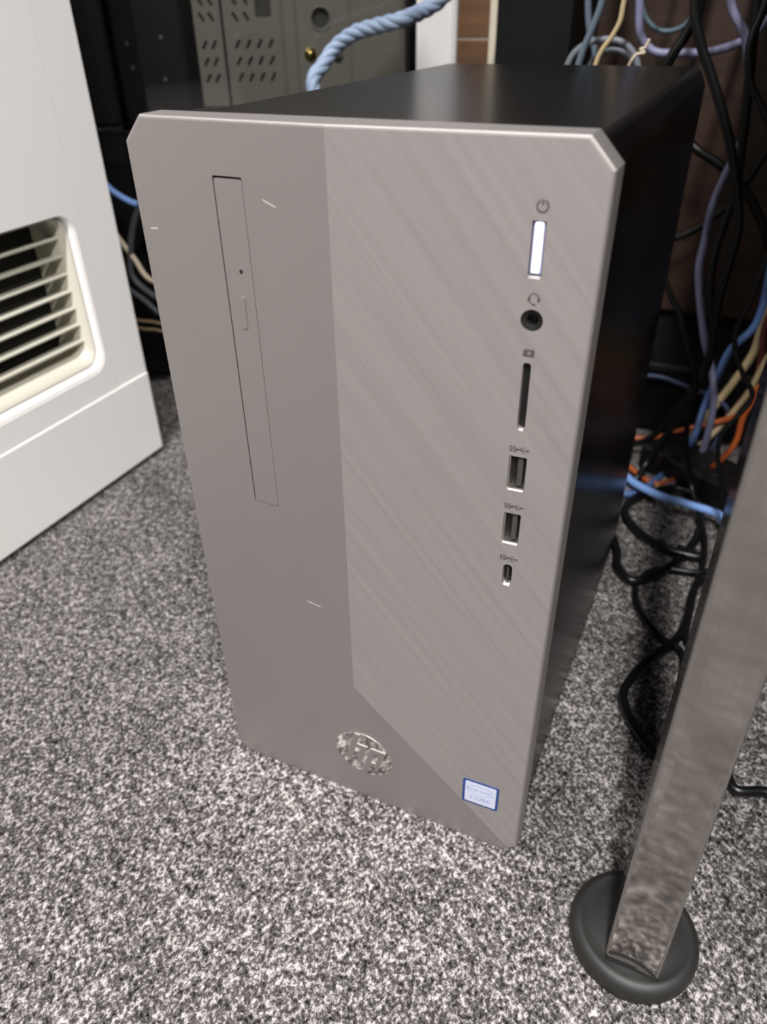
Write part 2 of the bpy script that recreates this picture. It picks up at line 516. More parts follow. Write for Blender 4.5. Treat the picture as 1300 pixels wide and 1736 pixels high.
# round emblem: a polished disc with two slanted letters
EX, EZ, ER = 0.0845, 0.0388, 0.0163
emblem = empty('round_emblem'); emblem.parent = tower
emblem['label'] = 'round polished emblem with the letters hp'
def clipdisc():
    return circ(EX, EZ, ER, 48)
bm = bmesh.new()
def plane_bottom(x, z, o): return Vector((x, -DD * z / ZB - o, z))
bm_prism(bm, clipdisc(), plane_bottom, -0.0002, 0.0003)
from_bm('emblem_disc', bm, mirror, emblem)
def PL(u, v, o): return plane_bottom(EX + ER * (u + 0.27 * v), EZ + ER * v, o)
def letter(name, quads):
    prism(name, quads, PL, 0.00025, 0.00075, silver, emblem)
def q(u0, v0, u1, v1): return [(u0, v0), (u1, v0), (u1, v1), (u0, v1)]
letter('letter_h', [q(-0.52, -0.46, -0.34, 0.93), q(-0.34, 0.26, -0.14, 0.44), q(-0.14, -0.46, 0.04, 0.44), ])
letter('letter_p', [q(0.16, -0.97, 0.34, 0.44), q(0.34, 0.26, 0.50, 0.44), q(0.50, -0.46, 0.68, 0.44), q(0.34, -0.46, 0.50, -0.28)])

# square processor sticker
sticker = prism('sticker', [rrect(0.1397, 0.0312, 0.1581, 0.0492, 0.0009, 3)], FM, 0.00002, 0.00020, mat('sticker_blue', (32, 60, 118), 0.4), tower)
sticker['label'] = 'small white sticker with a blue border'
prism('sticker_face', [rrect(0.1410, 0.0324, 0.1568, 0.0480, 0.0007, 3)], FM, 0.00019, 0.00026, mat('sticker_white', (188, 191, 206), 0.4), sticker)
ink = mat('sticker_ink', (120, 138, 188), 0.5)
def text_on(name, txt, cxx, czz, size, parent, M, o0, material):
    cu = bpy.data.curves.new(name, 'FONT'); cu.body = txt; cu.size = size; cu.align_x = 'CENTER'; cu.align_y = 'CENTER'
    cu.extrude = 0.00003
    to = bpy.data.objects.new(name, cu); COL.objects.link(to)
    bpy.context.view_layer.update()
    me = bpy.data.meshes.new_from_object(to.evaluated_get(bpy.context.evaluated_depsgraph_get()))
    bpy.data.objects.remove(to)
    for v in me.vertices:
        v.co = M(cxx + v.co.x, czz + v.co.y, o0 + v.co.z + 0.00003)
    me.materials.clear()
    return link(name, me, material, parent)
text_on('lettering', 'intel inside', 0.1489, 0.0428, 0.0026, sticker, FM, 0.00026, ink)
text_on('lettering', 'CORE', 0.1489, 0.0362, 0.0040, sticker, FM, 0.00026, ink)
bm = bmesh.new()
for i in range(28):
    a0, a1 = 2 * math.pi * i / 30 + 0.3, 2 * math.pi * (i + 1) / 30 + 0.3
    bm_prism(bm, [(0.1489 + 0.0070 * rr * math.cos(a), 0.0428 + 0.0034 * rr * math.sin(a)) for rr, a in ((1, a0), (1, a1), (0.93, a1), (0.93, a0))], FM, 0.00025, 0.00031)
from_bm('swirl', bm, ink, sticker)
# scuffs
scuff = mat('pale_scuff', (176, 170, 166), 0.6)
for x0, z0, x1, z1, w in ((0.0562, 0.3132, 0.0612, 0.3112, 0.0004), (0.0046, 0.2992, 0.0080, 0.2995, 0.0005), (0.0590, 0.1370, 0.0660, 0.1362, 0.0004)):
    prism('scuff_mark', [bar(x0, z0, x1, z1, w)], FM, 0.00001, 0.00005, scuff, tower)

# ------------------------------------------------------------ white floor unit with a louvred vent
white = mat('white_plastic', (240, 236, 232), 0.45, mottle=0.015, scale=10, bump=0.03, bscale=2500)
beige = mat('beige_plastic', (206, 202, 186), 0.5, mottle=0.02)
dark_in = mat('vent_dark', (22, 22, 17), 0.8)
XF = -0.272
heater = empty('floor_unit', (-0.39, -0.04, 0.0))
tag(heater, 'white plastic floor unit with beige louvred vent at its base', 'appliance')
def hbox(name, a, b, mt, bevel=0.0, seg=2, parent=heater):
    bm = bmesh.new(); bm_box(bm, a, b, bevel, seg)
    o = from_bm(name, bm, mt, parent)
    off = Vector((-0.39, -0.04, 0.0))
    o.data.transform(Matrix.Translation(-off))
    return o
def hfix(o):
    o.data.transform(Matrix.Translation(-Vector((-0.39, -0.04, 0.0))))
    return o
hbox('cabinet', (-0.52, -0.352, 0.012), (XF - 0.045, 0.268, 0.62), white, 0.004)
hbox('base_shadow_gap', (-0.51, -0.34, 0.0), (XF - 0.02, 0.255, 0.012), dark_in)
hbox('plinth', (XF - 0.045, -0.355, 0.0055), (XF + 0.0012, 0.2722, 0.0856), white, 0.0012)
hbox('side_strip', (XF - 0.045, 0.2339, 0.0862), (XF - 0.0003, 0.2722, 0.62), white, 0.0003)
HM = lambda a, b, o: Vector((XF + o, a, b))
bm = bmesh.new()
bm_box(bm, (XF - 0.045, -0.352, 0.0862), (XF, 0.2335, 0.62), 0.0003, 1)
panel = from_bm('front_panel', bm, white, heater)
panel.parent = None
cut = bmesh.new()
OUT = (-0.302, 0.1070, 0.2265, 0.2366)
bm_prism(cut, rrect(*OUT, 0.016, 8), HM, -0.05, 0.01)
boolean(panel, cut, [white])
hfix(panel); panel.parent = heater
def ring(y0, z0, y1, z1, r, x): return [Vector((x, a, b)) for a, b in rrect(y0, z0, y1, z1, r, 8)]
bm = bmesh.new()
bm_loft(bm, [ring(*OUT, 0.016, XF - 0.0005), ring(-0.3015, 0.1085, 0.2258, 0.2362, 0.0155, XF - 0.0004), ring(-0.300, 0.1110, 0.2240, 0.2360, 0.0145, XF - 0.0016), ring(-0.298, 0.1130, 0.2225, 0.2357, 0.0135, XF - 0.0050), ring(-0.298, 0.1130, 0.2225, 0.2357, 0.0135, XF - 0.010)])
hfix(from_bm('vent_surround', bm, white, heater, True))
bm = bmesh.new()
bm_loft(bm, [ring(-0.2975, 0.1136, 0.2219, 0.2352, 0.013, XF - 0.0042), ring(-0.2965, 0.1150, 0.2206, 0.2342, 0.012, XF - 0.0040), ring(-0.290, 0.1205, 0.2190, 0.2315, 0.010, XF - 0.016), ring(-0.290, 0.1215, 0.2185, 0.2310, 0.010, XF - 0.040)])
hfix(from_bm('vent_frame', bm, beige, heater, True))
hbox('vent_back', (XF - 0.044, -0.295, 0.115), (XF - 0.040, 0.222, 0.234), dark_in)
for i in range(7):
    z = 0.2168 - 0.0141 * i
    bm = bmesh.new()
    prof = rrect(-0.0060, -0.0013, 0.0060, 0.0013, 0.0012, 4)
    ca, sa = math.cos(math.radians(10)), math.sin(math.radians(10))
    PM = lambda a, b, o: Vector((XF - 0.0180 + a * ca - b * sa, o, z + a * sa + b * ca))
    bm_prism(bm, prof, PM, -0.2895, 0.2183)
    hfix(from_bm('slat', bm, beige, heater))

# ------------------------------------------------------------ the desk with its metal leg
steel = brushed_mat('brushed_steel', (176, 173, 168), (192, 188, 183), (1, 0, 0), (0, 0, 1), 1500, 25, 0.10, 1.0, 0.012, aniso=0.85)
steel_edge = mat('steel_edge', (175, 172, 168), 0.4, 1.0, mottle=0.03)
desk_wood = wood_mat('dark_brown_laminate', (46, 32, 25), (62, 44, 34))
desk = empty('desk', (0.8, 0.27, 0.0))
tag(desk, 'office desk carried by a brushed metal leg on a round foot', 'desk')
def dfix(o): o.data.transform(Matrix.Translation(-Vector((0.8, 0.27, 0.0)))); o.parent = desk; return o
dfix(box('desktop', (0.205, -0.055, 0.700), (1.40, 0.58, 0.726), desk_wood, None, 0.002))
def leg_mesh(top_z, front=True):
    z0 = 0.0145
    base = [(0.2213, -0.0385), (0.2446, -0.0395), (0.2450, 0.0010), (0.2217, 0.0020)]
    sl = (-0.0094, -0.0180, -0.0180, -0.0094)         # the lean of each corner edge per metre
    rings = []
    for z in (z0, 0.0150, top_z):
        R_ = []
        for (x, y), q_ in zip(base, sl):
            R_.append(Vector((x + q_ * z, y, z)))
        rings.append(R_)
    return rings
rg = leg_mesh(0.700)
bm = bmesh.new()
bm_loft(bm, rg[1:], True, True)
ed = [e for e in bm.edges if abs((e.verts[0].co - e.verts[1].co).z) > 0.3]
bmesh.ops.bevel(bm, geom=ed, offset=0.0013, segments=2, profile=0.5, affect='EDGES', material=1)
leg = dfix(from_bm('leg', bm, [steel, steel_edge]))
# plastic end cap and the round foot under the leg
bm = bmesh.new()
bm_box(bm, (0.2218, -0.0391, 0.0122), (0.2440, 0.0010, 0.0168), 0.0006, 2)
capo = from_bm('end_cap', bm, rubber, leg); capo.data.transform(Matrix.Translation(-Vector((0.8, 0.27, 0.0))))
bm = bmesh.new()
FX, FY = 0.2318, -0.0180
prof = [(0.0286, 0.0), (0.0292, 0.0030), (0.0290, 0.0070), (0.0278, 0.0098), (0.0258, 0.0112), (0.0244, 0.0116), (0.0236, 0.0112), (0.0200, 0.0122), (0.0100, 0.0132), (0.0020, 0.0134)]
bm_loft(bm, [[Vector((FX + r * math.cos(2 * math.pi * i / 48), FY + r * math.sin(2 * math.pi * i / 48), z)) for i in range(48)] for r, z in prof], True, True)
fo = from_bm('foot', bm, rubber, leg, True); fo.data.transform(Matrix.Translation(-Vector((0.8, 0.27, 0.0))))
# unseen drawer unit added under the desk to block the right lamp
du = dfix(box('light_blocker_drawers', (0.310, -0.030, 0.03), (0.710, 0.50, 0.62), desk_wood, None, 0.002))
for i in range(3):
    dr = dfix(box('drawer', (0.315, -0.046, 0.05 + 0.19 * i), (0.705, -0.031, 0.225 + 0.19 * i), desk_wood, None, 0.001))
    dr.parent = du
    hd = dfix(box('handle', (0.49, -0.060, 0.19 + 0.19 * i), (0.60, -0.046, 0.20 + 0.19 * i), steel_edge, None, 0.002))
    hd.parent = dr
for x in (0.335, 0.685):
    for y in (0.0, 0.47):
        cst = dfix(box('castor', (x - 0.015, y - 0.015, 0.0), (x + 0.015, y + 0.015, 0.03), rubber, None, 0.005)); cst.parent = du
# other legs, out of the picture
for lx, ly in ((1.36, -0.018), (0.80, 0.54), (1.36, 0.54)):
    l2 = dfix(box('leg', (lx - 0.0125, ly - 0.0125, 0.0134), (lx + 0.0125, ly + 0.0125, 0.700), steel, None, 0.002))
    f_ = fo.copy(); COL.objects.link(f_); f_.parent = l2
    f_.location = (lx - FX, ly - FY, 0)

# ------------------------------------------------------------ wooden partition behind the desk
part = empty('wooden_partition', (0.45, 0.63, 0.0))
tag(part, 'dark brown wooden partition panel behind the hanging cables', 'partition')
def pfix(o): o.data.transform(Matrix.Translation(-Vector((0.45, 0.63, 0.0)))); o.parent = part; return o
pfix(box('board', (-0.030, 0.622, 0.087), (0.95, 0.645, 0.600), desk_wood, None, 0.001))
pfix(box('plinth', (-0.028, 0.632, 0.0), (0.948, 0.643, 0.087), hole_black, None))

# ------------------------------------------------------------ black case with a glass side panel
RZ = math.atan2(0.53, 0.848)
KX = 0.837
kz = lambda z: 0.367 - (0.367 - z) * KX
gc = empty('glass_case', (-0.117, 0.55, 0.0), RZ)
tag(gc, 'black computer case with smoked glass side over a grey perforated tray', 'computer')
case_black = mat('case_black', (7, 7, 8), 0.45, mottle=0.1, spec=0.3)
tray_grey = mat('tray_grey', (122, 118, 108), 0.5, 0.1, mottle=0.05, scale=20)
box('base', (-0.279, 0.0, 0.014), (0.0, 0.19, 0.045), case_black, gc, 0.002)
box('top', (-0.279, 0.0, 0.480), (0.0, 0.19, 0.500), case_black, gc, 0.002)
box('front_frame', (-0.279, 0.0, 0.045), (-0.2176, 0.19, 0.480), case_black, gc, 0.002)
box('rear_frame', (-0.007, 0.0, 0.045), (0.0, 0.19, 0.480), case_black, gc, 0.001)
box('back_panel', (-0.2176, 0.184, 0.045), (-0.007, 0.19, 0.480), case_black, gc)
box('lower_shroud', (-0.2176, 0.003, 0.045), (-0.007, 0.184, kz(0.2690)), case_black, gc, 0.001)
for x in (-0.25, -0.03):
    for y in (0.03, 0.16):
        box('foot', (x - 0.015, y - 0.015, 0.0), (x + 0.015, y + 0.015, 0.014), rubber, gc, 0.002)
for x, z in [(a * KX, kz(b)) for a, b in ((-0.320, 0.335), (-0.318, 0.312), (-0.285, 0.300), (-0.283, 0.340))]:
    bm = bmesh.new()
    bmesh.ops.create_cone(bm, cap_ends=True, segments=10, radius1=0.0022, radius2=0.0016, depth=0.002)
    bmesh.ops.rotate(bm, verts=bm.verts[:], matrix=Matrix.Rotation(math.radians(90), 3, 'X'))
    bmesh.ops.translate(bm, verts=bm.verts[:], vec=(x, -0.0002, z))
    from_bm('screw', bm, port_metal, gc)
glassm = glass_mat()
gp = box('glass_panel', (-0.278, -0.0075, 0.020), (-0.001, -0.0035, 0.497), glassm, gc)
for x in (-0.272, -0.007):
    for z in (0.028, 0.488):
        box('standoff', (x - 0.004, -0.0035, z - 0.004), (x + 0.004, 0.0, z + 0.004), case_black, gc)
TY = 0.025
tray = box('tray', (-0.2076, TY, kz(0.2690)), (-0.007, TY + 0.0015, 0.480), tray_grey, gc)
tray.parent = None
cut = bmesh.new()
TM = lambda a, b, o: Vector((a, TY + o, b))
cols = [KX * v for v in (-0.2390, -0.2285, -0.2020, -0.1895, -0.1770, -0.1642)]
for c_ in cols:
    for z, d in ((0.3305, 1), (0.3140, 1), (0.2975, 1), (0.3570, -1), (0.3720, -1)):
        if d == -1 and c_ > -0.155: continue
        z = kz(z)
        bm_prism(cut, bar(c_ - 0.0022 * d, z - 0.0035, c_ + 0.0022 * d, z + 0.0035, 0.0026), TM, -0.01, 0.02)
bm_prism(cut, rrect(-0.1498, kz(0.3560), -0.1349, kz(0.3830), 0.002, 3), TM, -0.01, 0.02)
bm_prism(cut, circ(-0.0887, kz(0.3538), 0.0084, 28), TM, -0.01, 0.02)
boolean(tray, cut, [tray_grey])
tray.parent = gc
box('tray_backing', (-0.2076, TY + 0.004, kz(0.2690)), (-0.007, TY + 0.006, 0.480), mat('backing_dark', (58, 56, 52), 0.7), gc)
box('tray_seam', (-0.1825, TY - 0.0015, kz(0.2690)), (-0.1804, TY, 0.480), case_black, gc)
for x0, x1 in ((-0.1272, -0.1247), (-0.1138, -0.1117), (-0.063, -0.060)):
    box('tray_fold', (x0, TY - 0.0012, kz(0.2690)), (x1, TY, 0.480), tray_grey, gc, 0.0008)
bm = bmesh.new()
bm_loft(bm, [[Vector((-0.0887 + r * math.cos(2 * math.pi * i / 28), TY + y, kz(0.3538) + r * math.sin(2 * math.pi * i / 28))) for i in range(28)] for r, y in ((0.0104, 0.0), (0.0099, -0.0012), (0.0088, -0.0012), (0.0083, 0.002))])
from_bm('grommet', bm, tray_grey, gc, True)
for x, z, mt_ in ((-0.1196 * KX, kz(0.3190), mat('brass', (226, 196, 110), 0.25, 1.0)), (-0.0880 * KX, kz(0.3180), tray_grey)):
    bm = bmesh.new()
    bm_loft(bm, [[Vector((x + r * math.cos(2 * math.pi * i / 16), TY + y, z + r * math.sin(2 * math.pi * i / 16))) for i in range(16)] for r, y in ((0.0060, 0.0), (0.0052, -0.002), (0.0030, -0.002), (0.0028, -0.0045), (0.0010, -0.0045))], False, True)
    from_bm('standoff_screw', bm, mt_, gc, True)

# ------------------------------------------------------------ things standing behind the tower
def standing(name, label, cat, a, b, mt, bevel=0.002):
    o = empty(name, ((a[0] + b[0]) / 2, (a[1] + b[1]) / 2, 0.0)); tag(o, label, cat)
    c = box('body', a, b, mt, None, bevel); c.data.transform(Matrix.Translation(-o.location)); c.parent = o
    return o
def part_of(o, name, a, b, mt, bevel=0.0):
    c = box(name, a, b, mt, None, bevel); c.data.transform(Matrix.Translation(-o.location)); c.parent = o
    return c
wc = standing('white_cabinet', 'plain white cabinet seen between the glass case and the brown post', 'cabinet', (-0.62, 0.95, 0.03), (-0.223, 1.25, 0.80), white)
part_of(wc, 'base', (-0.61, 0.96, 0.0), (-0.233, 1.24, 0.03), hole_black)
part_of(wc, 'door', (-0.615, 0.946, 0.04), (-0.226, 0.950, 0.79), white, 0.001)
brown = wood_mat('brown_board', (88, 62, 40), (112, 80, 52))
wp = standing('wooden_post', 'narrow brown post in two sections beside the cream board', 'post', (-0.0940, 0.60, 0.0), (-0.0612, 0.630, 0.3362), brown, 0.001)
part_of(wp, 'upper_section', (-0.0940, 0.60, 0.3372), (-0.0612, 0.630, 0.62), brown, 0.001)
part_of(wp, 'joint', (-0.0930, 0.601, 0.3360), (-0.0622, 0.629, 0.3374), beige)
cb_ = standing('cream_board', 'thin cream board on edge between brown post and black box', 'board', (-0.0604, 0.598, 0.0), (-0.0530, 0.75, 0.60), mat('cream_laminate', (196, 186, 164), 0.5), 0.0008)
part_of(cb_, 'edge_strip', (-0.0602, 0.5965, 0.0), (-0.0532, 0.598, 0.60), mat('cream_edge', (206, 197, 176), 0.4), 0.0004)
bb = standing('black_box', 'plain black box upright behind the tower beside the cables', 'box', (-0.0235, 0.50, 0.0), (0.0420, 0.600, 0.446), case_black, 0.002)
part_of(bb, 'front_cover', (-0.0225, 0.4985, 0.01), (0.0410, 0.500, 0.436), case_black, 0.0005)
bc = empty('black_cabinet', (-0.117 - 0.848 * 0.288, 0.55 - 0.53 * 0.288, 0.0), RZ)
tag(bc, 'black cabinet in the dark gap between white unit and glass case', 'cabinet')
box('body', (-0.215, 0.020, 0.008), (0.0, 0.230, 0.600), case_black, bc, 0.002)
box('base', (-0.210, 0.024, 0.0), (-0.005, 0.225, 0.008), hole_black, bc)
box('front_door', (-0.213, 0.0165, 0.012), (-0.002, 0.0195, 0.270), case_black, bc, 0.0008)
box('front_door', (-0.213, 0.0165, 0.273), (-0.002, 0.0195, 0.596), case_black, bc, 0.0008)
ub = standing('equipment_box', 'low black box under the cables at the foot of the brown panel', 'box', (0.085, 0.500, 0.004), (0.302, 0.600, 0.075), case_black, 0.003)
part_of(ub, 'base', (0.090, 0.505, 0.0), (0.298, 0.595, 0.004), rubber)
part_of(ub, 'front_cover', (0.089, 0.4975, 0.008), (0.298, 0.500, 0.071), case_black, 0.0006)

# ------------------------------------------------------------ power strip under the cables
ps = empty('power_strip', (0.222, 0.412, 0.0), math.radians(-34))
tag(ps, 'black power strip lying on the carpet under the cable tangle', 'power strip')
ps_black = mat('strip_black', (14, 14, 14), 0.4)
box('strip_body', (-0.055, -0.022, 0.0), (0.085, 0.022, 0.026), ps_black, ps, 0.003)
for i in range(3):
    bm = bmesh.new()
    bm_loft(bm, [[Vector((-0.032 + i * 0.042 + r * math.cos(2 * math.pi * k / 20), r * math.sin(2 * math.pi * k / 20), z)) for k in range(20)] for r, z in ((0.0165, 0.026), (0.0160, 0.0275), (0.0140, 0.0275), (0.0135, 0.0262))], False, True)
    from_bm('socket', bm, hole_black, ps)

# ------------------------------------------------------------ cables
CABLES = {
    'lav_loop': (0.0032, [(0.070,0.655,0.500), (0.070,0.652,0.590), (0.070,0.630,0.609), (0.070,0.590,0.600), (0.070,0.500,0.500), (0.090,0.500,0.377), (0.092,0.500,0.366), (0.097,0.500,0.343), (0.109,0.500,0.332), (0.131,0.500,0.331), (0.152,0.500,0.332), (0.171,0.500,0.338), (0.181,0.500,0.344), (0.187,0.500,0.352), (0.260,0.500,0.420), (0.300,0.500,0.500), (0.300,0.590,0.600), (0.300,0.630,0.609), (0.300,0.652,0.590), (0.300,0.655,0.500)]),
    'lav_long': (0.0031, [(0.140,0.655,0.500), (0.140,0.652,0.590), (0.140,0.630,0.609), (0.140,0.590,0.600), (0.140,0.460,0.500), (0.161,0.460,0.365), (0.176,0.460,0.343), (0.187,0.460,0.308), (0.190,0.460,0.282), (0.188,0.460,0.267), (0.184,0.460,0.254), (0.179,0.460,0.228), (0.179,0.460,0.201), (0.179,0.460,0.179), (0.186,0.460,0.151), (0.199,0.450,0.116), (0.206,0.450,0.102), (0.214,0.440,0.082), (0.218,0.430,0.047), (0.214,0.430,0.006), (0.203,0.406,0.005), (0.177,0.373,0.005), (0.110,0.410,0.005)]),
    'coil_a': (0.0025, [(0.020,0.440,0.004), (0.028,0.450,0.080), (0.035,0.460,0.250), (0.050,0.460,0.324), (0.055,0.460,0.333), (0.067,0.460,0.340), (0.085,0.460,0.341), (0.096,0.460,0.336), (0.104,0.460,0.325), (0.115,0.460,0.250), (0.125,0.450,0.080), (0.130,0.420,0.004)]),
    'coil_b': (0.0022, [(0.050,0.455,0.004), (0.055,0.465,0.100), (0.066,0.470,0.324), (0.072,0.470,0.331), (0.082,0.470,0.334), (0.093,0.470,0.331), (0.099,0.470,0.324), (0.105,0.470,0.250), (0.110,0.470,0.100), (0.100,0.450,0.004)]),
    'grey_strand_a': (0.0027, [(0.080,0.655,0.500), (0.080,0.652,0.590), (0.080,0.630,0.609), (0.080,0.590,0.600), (0.080,0.440,0.500), (0.075,0.440,0.367), (0.070,0.440,0.349), (0.064,0.440,0.331), (0.045,0.440,0.200), (0.030,0.430,0.050), (0.000,0.420,0.004)]),
    'grey_strand_b': (0.0026, [(0.040,0.655,0.500), (0.040,0.652,0.590), (0.040,0.630,0.609), (0.040,0.590,0.600), (0.040,0.480,0.500), (0.056,0.480,0.367), (0.060,0.480,0.347), (0.067,0.480,0.329), (0.060,0.480,0.200), (0.070,0.470,0.050), (0.040,0.400,0.004)]),
    'beige_top': (0.0018, [(0.120,0.655,0.500), (0.120,0.652,0.590), (0.120,0.630,0.609), (0.120,0.590,0.600), (0.120,0.420,0.500), (0.094,0.420,0.366), (0.093,0.420,0.354), (0.089,0.420,0.345), (0.081,0.420,0.332), (0.065,0.420,0.200), (0.060,0.410,0.050), (0.020,0.400,0.004)]),
    'beige_tie': (0.0010, [(0.118,0.400,0.344), (0.116,0.400,0.339), (0.113,0.400,0.338), (0.116,0.400,0.336), (0.111,0.400,0.335), (0.108,0.400,0.331), (0.090,0.420,0.280), (0.085,0.425,0.200)]),
    'teal_arc': (0.0022, [(0.060,0.655,0.500), (0.060,0.652,0.590), (0.060,0.630,0.609), (0.060,0.590,0.600), (0.060,0.550,0.500), (0.087,0.550,0.362), (0.095,0.550,0.350), (0.107,0.550,0.344), (0.122,0.550,0.347), (0.132,0.550,0.361), (0.140,0.550,0.500), (0.140,0.590,0.600), (0.140,0.630,0.609), (0.140,0.652,0.590), (0.140,0.655,0.500)]),
    'black_top': (0.0037, [(0.180,0.655,0.500), (0.180,0.652,0.590), (0.180,0.630,0.609), (0.180,0.590,0.600), (0.180,0.400,0.500), (0.146,0.400,0.372), (0.146,0.400,0.359), (0.141,0.400,0.346), (0.134,0.400,0.333), (0.125,0.410,0.300), (0.100,0.420,0.100)]),
    'black_long': (0.0033, [(0.150,0.655,0.500), (0.150,0.652,0.590), (0.150,0.630,0.609), (0.150,0.590,0.600), (0.150,0.380,0.500), (0.145,0.380,0.366), (0.153,0.380,0.343), (0.164,0.380,0.324), (0.182,0.380,0.290), (0.194,0.380,0.260), (0.202,0.380,0.232), (0.202,0.380,0.208), (0.201,0.380,0.183), (0.202,0.380,0.162), (0.204,0.380,0.141), (0.203,0.380,0.119), (0.196,0.380,0.095), (0.184,0.400,0.048), (0.174,0.403,0.020), (0.167,0.388,0.008), (0.130,0.430,0.006)]),
    'black_right': (0.0026, [(0.200,0.655,0.500), (0.200,0.652,0.590), (0.200,0.630,0.609), (0.200,0.590,0.600), (0.200,0.360,0.500), (0.187,0.360,0.361), (0.184,0.360,0.347), (0.185,0.360,0.335), (0.189,0.360,0.322), (0.198,0.360,0.310), (0.209,0.360,0.295), (0.260,0.360,0.220), (0.290,0.380,0.050), (0.310,0.400,0.006)]),
    'black_stub_a': (0.0041, [(0.100,0.610,0.290), (0.125,0.570,0.272), (0.151,0.560,0.255), (0.166,0.560,0.247), (0.180,0.560,0.239), (0.199,0.560,0.224), (0.230,0.560,0.180), (0.250,0.560,0.120), (0.270,0.560,0.081), (0.290,0.550,0.080)]),
    'black_stub_b': (0.0036, [(0.090,0.610,0.130), (0.120,0.590,0.160), (0.151,0.585,0.173), (0.164,0.585,0.181), (0.177,0.585,0.192), (0.194,0.585,0.214), (0.209,0.585,0.251), (0.235,0.590,0.310), (0.250,0.610,0.360)]),
    'black_inner': (0.0032, [(0.170,0.420,0.440), (0.191,0.420,0.281), (0.194,0.420,0.245), (0.192,0.420,0.224), (0.190,0.420,0.202), (0.192,0.420,0.179), (0.199,0.420,0.151), (0.204,0.420,0.122), (0.200,0.420,0.100), (0.165,0.440,0.020), (0.120,0.450,0.006)]),
    'black_thin_mid': (0.0023, [(0.130,0.400,0.320), (0.140,0.380,0.240), (0.166,0.370,0.183), (0.175,0.370,0.170), (0.186,0.370,0.145), (0.197,0.370,0.122), (0.199,0.370,0.106), (0.199,0.370,0.086), (0.203,0.370,0.059), (0.214,0.370,0.024), (0.226,0.344,0.012), (0.233,0.318,0.008), (0.235,0.289,0.006), (0.233,0.260,0.005), (0.232,0.224,0.005), (0.236,0.190,0.005), (0.270,0.200,0.005)]),
    'black_thin_right': (0.0019, [(0.250,0.340,0.320), (0.223,0.340,0.216), (0.221,0.340,0.193), (0.217,0.340,0.174), (0.220,0.340,0.156), (0.229,0.340,0.140), (0.239,0.340,0.124), (0.225,0.330,0.090), (0.250,0.320,0.020)]),
    'blue_flat': (0.0032, [(0.230,0.450,0.220), (0.233,0.450,0.141), (0.219,0.450,0.116), (0.214,0.450,0.089), (0.210,0.450,0.062), (0.207,0.430,0.037), (0.198,0.437,0.010), (0.187,0.404,0.006), (0.166,0.364,0.006), (0.130,0.370,0.006)]),
    'blue_bright': (0.0035, [(0.130,0.440,0.007), (0.165,0.371,0.016), (0.191,0.356,0.016), (0.216,0.351,0.016), (0.241,0.344,0.016), (0.245,0.340,0.012)]),
    'orange_a': (0.0027, [(0.130,0.470,0.010), (0.158,0.471,0.006), (0.178,0.476,0.010), (0.195,0.460,0.028), (0.220,0.460,0.041), (0.245,0.460,0.058), (0.250,0.455,0.085), (0.290,0.450,0.090)]),
    'orange_b': (0.0025, [(0.290,0.390,0.150), (0.255,0.395,0.115), (0.241,0.400,0.083), (0.240,0.400,0.056), (0.232,0.400,0.035), (0.220,0.413,0.012), (0.203,0.404,0.008), (0.185,0.391,0.006), (0.150,0.420,0.006)]),
    'beige_low': (0.0027, [(0.300,0.470,0.180), (0.255,0.470,0.120), (0.243,0.470,0.071), (0.236,0.470,0.053), (0.222,0.460,0.029), (0.208,0.447,0.012), (0.193,0.407,0.004), (0.178,0.370,0.004), (0.150,0.370,0.004)]),
    'blue_faint': (0.0025, [(0.100,0.470,0.006), (0.120,0.488,0.050), (0.157,0.490,0.065), (0.189,0.490,0.060), (0.231,0.485,0.045), (0.225,0.470,0.006)]),
    'black_floor_thick': (0.0032, [(0.215,0.300,0.006), (0.232,0.293,0.007), (0.214,0.292,0.007), (0.194,0.300,0.007), (0.177,0.316,0.007), (0.168,0.333,0.007), (0.169,0.351,0.007), (0.178,0.367,0.007), (0.202,0.388,0.007), (0.218,0.384,0.007), (0.225,0.370,0.006)]),
    'black_strap': (0.0034, [(0.150,0.330,0.006), (0.171,0.279,0.006), (0.176,0.256,0.006), (0.188,0.244,0.006), (0.200,0.253,0.006), (0.214,0.277,0.006), (0.222,0.297,0.006), (0.228,0.326,0.006), (0.228,0.330,0.006)]),
    'black_floor_thin': (0.0023, [(0.265,0.310,0.006), (0.235,0.275,0.006), (0.206,0.268,0.005), (0.194,0.251,0.005), (0.193,0.231,0.005), (0.200,0.211,0.005), (0.217,0.191,0.005), (0.231,0.182,0.005), (0.238,0.155,0.005), (0.275,0.160,0.005)]),
    'black_floor_loop': (0.0029, [(0.270,0.290,0.006), (0.235,0.262,0.006), (0.232,0.251,0.006), (0.231,0.217,0.006), (0.226,0.191,0.006), (0.213,0.167,0.006), (0.205,0.146,0.006), (0.202,0.128,0.006), (0.209,0.110,0.006), (0.221,0.095,0.006), (0.226,0.090,0.006), (0.245,0.075,0.006)]),
    'black_floor_right': (0.0029, [(0.245,0.120,0.006), (0.262,0.103,0.006), (0.270,0.083,0.006), (0.286,0.088,0.006), (0.300,0.086,0.006), (0.306,0.060,0.006)]),
    'maroon': (0.0027, [(0.270,0.485,0.250), (0.242,0.485,0.133), (0.246,0.485,0.103), (0.246,0.485,0.075), (0.215,0.475,0.006)]),
    'beige_right': (0.0036, [(0.250,0.490,0.300), (0.241,0.492,0.133), (0.240,0.492,0.117), (0.239,0.492,0.100), (0.205,0.485,0.010)]),
    'left_blue': (0.0029, [(-0.400,0.350,0.260), (-0.366,0.365,0.228), (-0.357,0.365,0.221), (-0.344,0.365,0.215), (-0.330,0.365,0.211), (-0.200,0.370,0.210), (-0.100,0.360,0.100)]),
